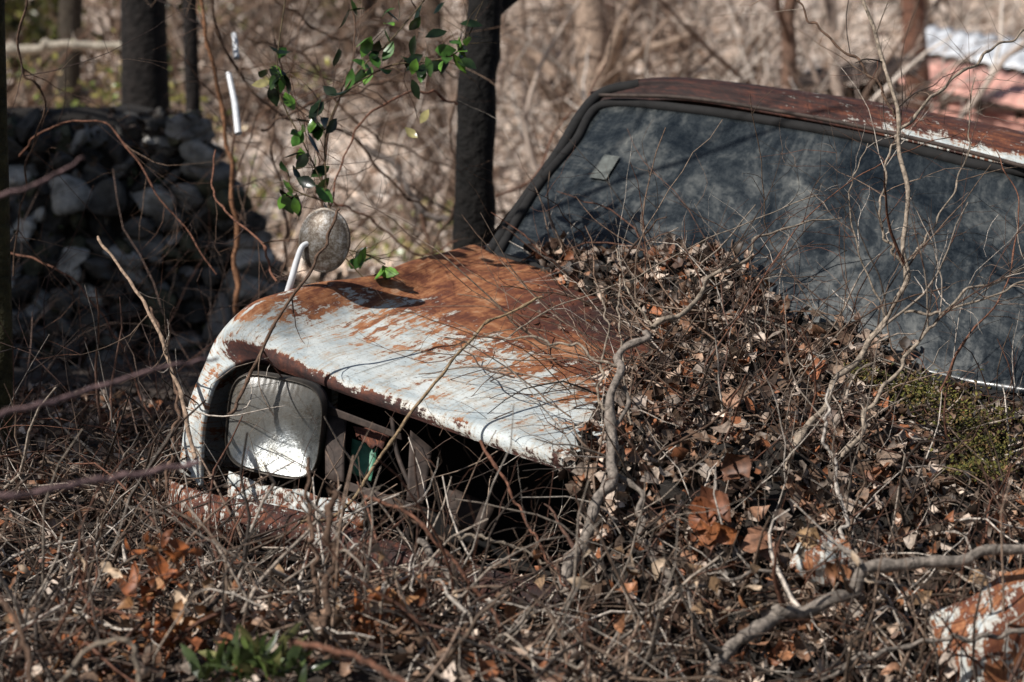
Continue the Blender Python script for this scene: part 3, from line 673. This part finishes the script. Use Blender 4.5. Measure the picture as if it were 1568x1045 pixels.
while z < 1.45:
    h = U_(.05, .095); a = edge(z)
    while a < 3.4:
        w = U_(.045, .15)
        stone(WB+WL*(a+w/2)+np.array([0, 0, z-.5+h/2+U_(-.035, .035)])-WN*(.22*(z-.5))+WN*U_(-.08, .04), w*.6, .09, h*U_(.5, .95), WL, WN, np.array(STC[rng.integers(6)])*U_(.6, 1.3))
        a += w
    b_ = .05
    while b_ < 2.2:
        w = U_(.08, .16)
        stone(WB+WL*(edge(z)+.05)-WN*(b_)+np.array([0, 0, z-.5+h/2]), w*.56, .09, h*.65, WN, WL, np.array(STC[rng.integers(6)])*U_(.7, 1.3))
        b_ += w
    z += h
me = bpy.data.meshes.new('stones'); me.from_pydata(np.concatenate(me_v).tolist(), [], np.concatenate(ff).tolist())
me.color_attributes.new('Col', 'FLOAT_COLOR', 'POINT').data.foreach_set('color', np.hstack([np.concatenate(cc), np.ones((n0, 1))]).astype(np.float32).ravel())
me.polygons.foreach_set('use_smooth', np.full(len(me.polygons), False)); me.materials.append(M_stone)
ob = bpy.data.objects.new('stones', me); bpy.context.collection.objects.link(ob); ob.parent = wall
eg = []
for a_ in (.12, 1.0, 2.0, 3.5):
    base = WB+WL*(a_+.08); e2 = .36 if a_ < .5 else .1
    eg.append([base-WN*.06, base+WL*e2*.5-WN*.17+np.array([0, 0, .5]), base+WL*e2-WN*.26+np.array([0, 0, .98]), base+WL*e2-WN*.9+np.array([0, 0, 1.09]), base+WL*e2-WN*2.2+np.array([0, 0, .95]), base-WN*3.0])
acc = Acc(); patch(acc, eg, 40, 40, None, (1, 1), .016); acc.build('earth_fill', M_soil, wall)
wl = Acc(); k = 3600; aa = U_(.42, 3.5, k); bb = U_(-.02, 2.2, k)
p = WB+np.outer(aa, WL)-np.outer(bb, WN)+np.array([0, 0, 1])*U_(.90, 1.08, (k, 1))
leaves(wl, p, rng.normal(size=(k, 3))*.5+np.array([0, 0, 1]), U_(.03, .06, k), pal([(.08, .06, .05), (.04, .03, .025), (.13, .1, .085)], k), .5, .5, .12)
k = 500; aa = U_(.1, 3.4, k); zz = U_(.1, 1.0, k)
p = WB+np.outer(aa, WL)+WN*(.06)-np.outer(.22*zz, WN)+np.outer(zz, [0, 0, 1])
p = p[aa > .42*zz**1.3+.05]; k = len(p)
leaves(wl, p, rng.normal(size=(k, 3))*.6+WN, U_(.02, .05, k), pal([(.06, .045, .03), (.035, .04, .015), (.10, .07, .05)], k), .5, .5, .12)
wl.build('wall_top_leaves', M_litter, wall)

# ------------------------------------------------------------ trees
def tree(name, base, top, r0, r1, col, nl=10, S=30, limb=(1.0, 2.2), twigc=None, lo=.3, wig=.02, ntw=160, pts=None):
    a = Acc()
    w = cr(np.array([base]+(pts or [])+[top]), S)
    w[1:] += np.cumsum(rng.normal(size=(S-1, 3))*wig*np.array([1, 1, .2]), 0)*.5
    r = np.linspace(r0, r1, S)*(1+rng.normal(size=S)*.03); r[0] *= 1.35; r[1] *= 1.1
    add_tubes(a, w[None], r[None], np.array([col]), 14)
    l1, q1 = children(w[None], r[None], nl, limb[0], limb[1], .45, 12, .1, .5, .9, lo); add_tubes(a, l1, q1, np.tile(col, (nl, 1)), 7)
    l2, q2 = children(l1, q1, nl*6, .4, 1.2, .5, 8, .13, .3); add_tubes(a, l2, q2, pal([twigc or col], nl*6), 5)
    l3, q3 = children(l2, q2, ntw, .2, .6, .6, 6, .16, .2); add_tubes(a, l3, q3, pal([twigc or col], ntw), 3)
    return a.build(name, M_bark)
def gp_(x, y): return np.array([x, y, float(gz(np.array(x), np.array(y)))-.05])
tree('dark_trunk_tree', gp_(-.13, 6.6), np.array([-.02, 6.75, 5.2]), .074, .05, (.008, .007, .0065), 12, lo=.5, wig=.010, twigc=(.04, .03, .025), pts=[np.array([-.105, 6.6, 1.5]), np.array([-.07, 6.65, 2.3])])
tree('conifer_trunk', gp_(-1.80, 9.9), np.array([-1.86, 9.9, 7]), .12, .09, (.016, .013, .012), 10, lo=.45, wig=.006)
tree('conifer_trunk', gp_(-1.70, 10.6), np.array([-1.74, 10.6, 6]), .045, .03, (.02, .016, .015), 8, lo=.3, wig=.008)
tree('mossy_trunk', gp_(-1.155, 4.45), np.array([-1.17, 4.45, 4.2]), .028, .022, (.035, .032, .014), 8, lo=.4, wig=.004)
tree('pale_tree', gp_(.62, 16), np.array([.5, 16, 7]), .15, .08, (.38, .29, .23), 14, lo=.1, wig=.04, ntw=200, twigc=(.36, .28, .23))
tree('pale_tree', gp_(3.9, 19), np.array([3.7, 19, 8]), .13, .07, (.16, .08, .055), 6, lo=.4, wig=.03, ntw=60, twigc=(.2, .12, .09))
tree('pale_tree', gp_(1.9, 14.5), np.array([2.2, 14.5, 6]), .06, .03, (.18, .11, .08), 10, lo=.1, wig=.03, ntw=200, twigc=(.3, .22, .19))
tree('pale_tree', gp_(-.9, 22), np.array([-.8, 22, 8]), .1, .05, (.08, .055, .04), 10, lo=.15, wig=.03, ntw=200, twigc=(.1, .065, .05))
tree('pale_tree', gp_(-3.8, 17), np.array([-3.5, 17, 8]), .12, .05, (.05, .04, .03), 12, lo=.1, wig=.03, ntw=200, twigc=(.2, .15, .12))
tree('pale_tree', gp_(1.3, 26), np.array([1.2, 26, 9]), .11, .05, (.14, .09, .07), 14, lo=.1, wig=.04, ntw=200, twigc=(.14, .1, .08))
tree('pale_tree', gp_(2.5, 15.5), np.array([2.4, 15.5, 6]), .05, .03, (.4, .32, .27), 10, lo=.1, wig=.03, ntw=200, twigc=(.42, .34, .3))
stem_obj('fallen_log', [([(-60, 70), (40, 75), (90, 68), (180, 72), (250, 78)], 12, 11.8, .03, .022, (.4, .36, .3))], (4, 4))
stem_obj('white_stake', [([(365, 205), (361, 170), (358, 150), (350, 112)], 6.1, 6.2, .011, .009, (.85, .87, .9)), ([(362, 90), (361, 75), (360, 62), (358, 52)], 6.3, 6.35, .010, .008, (.6, .65, .7))], (0, 0), sides=10, rough=0, mat=M_white)

def shrub_mesh(name, cols, ns=11, h=2.0):
    a = Acc(); st = rng.normal(size=(ns, 3))*np.array([.18, .18, 0])
    d = rng.normal(size=(ns, 3))*.5+np.array([0, 0, 1]); w = walk(st, d, U_(h*.5, h, ns), 12, .13); r = taper(ns, 12, U_(.010, .028, ns), .3)
    add_tubes(a, w, r, pal(cols, ns), 5)
    c1, r1 = children(w, r, ns*4, .3, 1.1, .65, 8, .17, .1); add_tubes(a, c1, np.maximum(r1, .004), pal(cols, len(c1)), 3)
    c2, r2 = children(c1, np.maximum(r1, .004), ns*5, .15, .6, .85, 6, .2, .1); add_tubes(a, c2, np.maximum(r2, .003), pal(cols, len(c2)), 3)
    return a.mesh(name, M_twig)
brown_m = [shrub_mesh('bare_shrub_brown', [(.16, .10, .07), (.06, .042, .032), (.27, .19, .14)]) for _ in range(4)]
pale_m = [shrub_mesh('bare_shrub_pale', [(.52, .43, .37), (.16, .11, .085), (.65, .58, .52)]) for _ in range(4)]
def inst(name, me, x, y, s):
    o = bpy.data.objects.new(name, me); bpy.context.collection.objects.link(o)
    o.location = (x, y, float(gz(np.array(x), np.array(y)))-.05); o.rotation_euler = (0, 0, U_(0, 6.28)); o.scale = (s*U_(.9, 1.3), s*U_(.9, 1.3), s)
for i in range(72):
    d = U_(9, 36); u = U_(-150, 1720); x = (u-784)/FPX*d
    if x < -.7 and d < 11.5: continue
    if d < 13 and u < 1568 and rng.random() < .6: continue
    if d < 24.5 and u > 1290: continue
    pale_side = rng.random() < (.65 if u > 800 else .35)
    inst('bare_shrub', (pale_m if pale_side else brown_m)[rng.integers(4)], x, d, U_(.6, 1.25)*(1 if d < 18 else 1.5))

def leafmass(name, blobs, per, size, cols, trunk=None):
    e = empty(name); a = Acc()
    for (c, s) in blobs:
        c = np.array(c); k = per; nb = 22
        cen = c+rng.normal(size=(nb, 3))*np.array(s)*.75
        p = cen[rng.integers(0, nb, k)]+rng.normal(size=(k, 3))*np.array(s)*.2
        leaves(a, p, rng.normal(size=(k, 3))+np.array([0, 0, .5]), U_(size*.6, size*1.3, k), pal(cols, k, .4), .5, .3, .05)
    a.build('foliage', M_green, e)
    if trunk is not None:
        b0 = gp_(trunk[0], trunk[1]); top = b0+np.array([0, 0, trunk[2]])
        t = tree('trunk', b0, top, .12, .04, (.06, .045, .035), 14, ntw=60); t.parent = e
shade_crown = []
for tx, ty, tz, s in [(-1.7, 7.6, 1.0, .5), (-1.2, 7.9, 1.1, .33), (-2.3, 7.5, 1.3, .55), (-1.5, 6.3, .8, .5), (-1.35, 5.2, .8, .4), (-2.4, 8.6, 1.5, .6), (-1.3, 4.4, .8, .3)]:
    shade_crown.append((np.array([tx, ty, tz])+SDIR*5.2, (s, s, s*.8)))
leafmass('evergreen_shade_tree', shade_crown, 1350, .13, [(.03, .07, .02), (.05, .09, .03)], (-5.2, 5.2, 5.0))  # out-of-view tree added to shade the wall and left thicket
leafmass('evergreen_shade_tree', [((-6.3, 25, 3.0), (1.2, 1, .7)), ((-4.6, 26, 3.6), (1.0, 1, .8)), ((-7, 24, 4), (1.0, 1, 1.0)), ((-3.2, 27, 4.2), (.8, 1, .7))], 1500, .16, [(.10, .12, .02), (.24, .24, .06), (.03, .045, .012)], (-5.6, 25, 6))
leafmass('evergreen_shade_tree', [((-2.0, 28, 4.4), (.9, 1, .6)), ((-.8, 29, 5.0), (.9, 1, .6))], 1000, .14, [(.12, .13, .03), (.26, .24, .06), (.05, .06, .02)], (-2, 28.5, 5))
leafmass('low_undergrowth', [((-.9, 16, .7), (1.0, 1.5, .2)), ((-.3, 13, .6), (.5, .8, .12)), ((-2.4, 13, 1.4), (.5, .5, .4))], 900, .06, [(.2, .26, .06), (.36, .34, .1), (.45, .34, .18)])
hl = Acc(); k = 11000; y = U_(10, 45, k); x = (U_(-200, 1750, k)-784)/FPX*y; zz = gz(x, y)
leaves(hl, np.stack([x, y, zz+U_(0, .12, k)], 1), rng.normal(size=(k, 3))+np.array([0, -.4, .6]), U_(.06, .22, k), pal([(.66, .52, .42), (.44, .31, .23), (.8, .71, .63), (.10, .07, .045), (.7, .58, .49)], k, .4), .4, .4, .1)
hl.build('dry_grass', M_litter)

# ------------------------------------------------------------ shed upper right
shed = empty('tin_roofed_shed')
def corr(name, a, b_, c, d, mat, n=160, amp=.012):
    t = np.linspace(0, 1, n)[:, None]; s = np.linspace(0, 1, 6)
    top_ = a+(b_-a)*t; bot_ = d+(c-d)*t; nn = nrm(np.cross(b_-a, d-a)); nn = nn*np.sign(nn[2]+1e-6)
    V = np.stack([top_+(bot_-top_)*k+nn*amp*np.sin(t*n*.8) for k in s], 1)
    idx = np.arange(n*6).reshape(n, 6); Q = np.stack([idx[:-1, :-1], idx[1:, :-1], idx[1:, 1:], idx[:-1, 1:]], -1).reshape(-1, 4)
    ac = Acc(); ac.add(V, Q, (1, 1, 1)); o = ac.build(name, mat, shed); solid(o, .01)
M_tin = plain('pale_tin', (.8, .82, .86), .5, .0, 2.5, .35); M_pink = plain('faded_red_tin', (.80, .42, .34), .6, 0, 3.5, .5); M_wood = plain('dark_timber', (.05, .03, .02), .85, 0, 20, .5); M_wallw = plain('pale_siding', (.8, .68, .68), .7, 0, 3, .4)
A_ = P(1404, 38, 22.5); B_ = P(1900, 112, 20); corr('upper_roof', A_, B_, P(1900, 168, 18.8), P(1386, 74, 21.3), M_tin)
corr('lower_roof', P(1390, 84, 21.2), P(1900, 178, 18.7), P(1900, 236, 17.6), P(1370, 126, 20.2), M_pink)
def boxp(name, a, b_, th, mat):
    a = np.array(a); b_ = np.array(b_); ac = Acc(); add_tubes(ac, np.array([[a, a+(b_-a)*.001, (a+b_)/2, a+(b_-a)*.999, b_]]), np.array([[.001, th, th, th, .001]]), np.array([(1, 1, 1)]), 4); return ac.build(name, mat, shed)
def wallq(name, a, b_, zlo, mat):
    a = np.array(a); b_ = np.array(b_); t = np.linspace(0, 1, 30)[:, None]; T_ = a+(b_-a)*t; B2 = T_.copy(); B2[:, 2] = zlo
    V = np.stack([T_, (T_+B2)/2, B2], 1); idx = np.arange(90).reshape(30, 3); Q = np.stack([idx[:-1, :-1], idx[1:, :-1], idx[1:, 1:], idx[:-1, 1:]], -1).reshape(-1, 4)
    ac = Acc(); ac.add(V, Q, (1, 1, 1)); o = ac.build(name, mat, shed); solid(o, .05)
wallq('clerestory', P(1402, 78, 21.6), P(1900, 167, 19.2), 1.2, M_wood)
wallq('front_wall', P(1392, 134, 20.4), P(1900, 240, 17.9), .3, M_wallw)
wallq('side_wall', P(1385, 134, 20.6), P(1330, 120, 24), .3, M_wood)
for u in (1400, 1445, 1500, 1560, 1640):
    pt = P(u, 134+(u-1392)*.2, 20.2-(u-1392)*.005); boxp('post', pt, [pt[0], pt[1], .3], .05, M_wood)
boxp('fascia', P(1370, 129, 20.1), P(1900, 238, 17.5), .03, M_wood)
boxp('window_band', P(1410, 165, 20.2), P(1900, 266, 17.7), .09, M_pink)
corr('lean_to_roof', P(1250, 108, 17.5), P(1420, 82, 17.5), P(1400, 118, 16.3), P(1175, 142, 16.3), M_wood, 60)
wallq('lean_to_wall', P(1200, 145, 16.6), P(1375, 120, 16.6), .3, M_wood)

# ------------------------------------------------------------ light, world, camera
w = bpy.data.worlds.new('World'); bpy.context.scene.world = w; w.use_nodes = True
bg = w.node_tree.nodes['Background']; sky = w.node_tree.nodes.new('ShaderNodeTexSky'); sky.sky_type = 'NISHITA'; sky.sun_disc = False
sky.sun_elevation = math.asin(SDIR[2]); sky.sun_rotation = math.atan2(SDIR[0], SDIR[1])
w.node_tree.links.new(sky.outputs[0], bg.inputs[0]); bg.inputs[1].default_value = .055
sl = bpy.data.lights.new('sun', 'SUN'); sl.energy = 5.0; sl.angle = math.radians(.5); sl.color = (1, .965, .91)
so = bpy.data.objects.new('sun', sl); bpy.context.collection.objects.link(so); so.rotation_euler = Vector(SDIR).to_track_quat('Z', 'Y').to_euler()
cd = bpy.data.cameras.new('camera'); co = bpy.data.objects.new('camera', cd); bpy.context.collection.objects.link(co)
co.location = CAM; co.rotation_euler = (math.radians(90)-PITCH, 0, 0); cd.lens = 70; cd.sensor_width = 36; cd.clip_end = 600; cd.clip_start = .05
cd.dof.use_dof = True; cd.dof.focus_distance = 4.1; cd.dof.aperture_fstop = 4.0
sc = bpy.context.scene; sc.camera = co
sc.view_settings.view_transform = 'Standard'; sc.view_settings.look = 'None'; sc.view_settings.exposure = 0
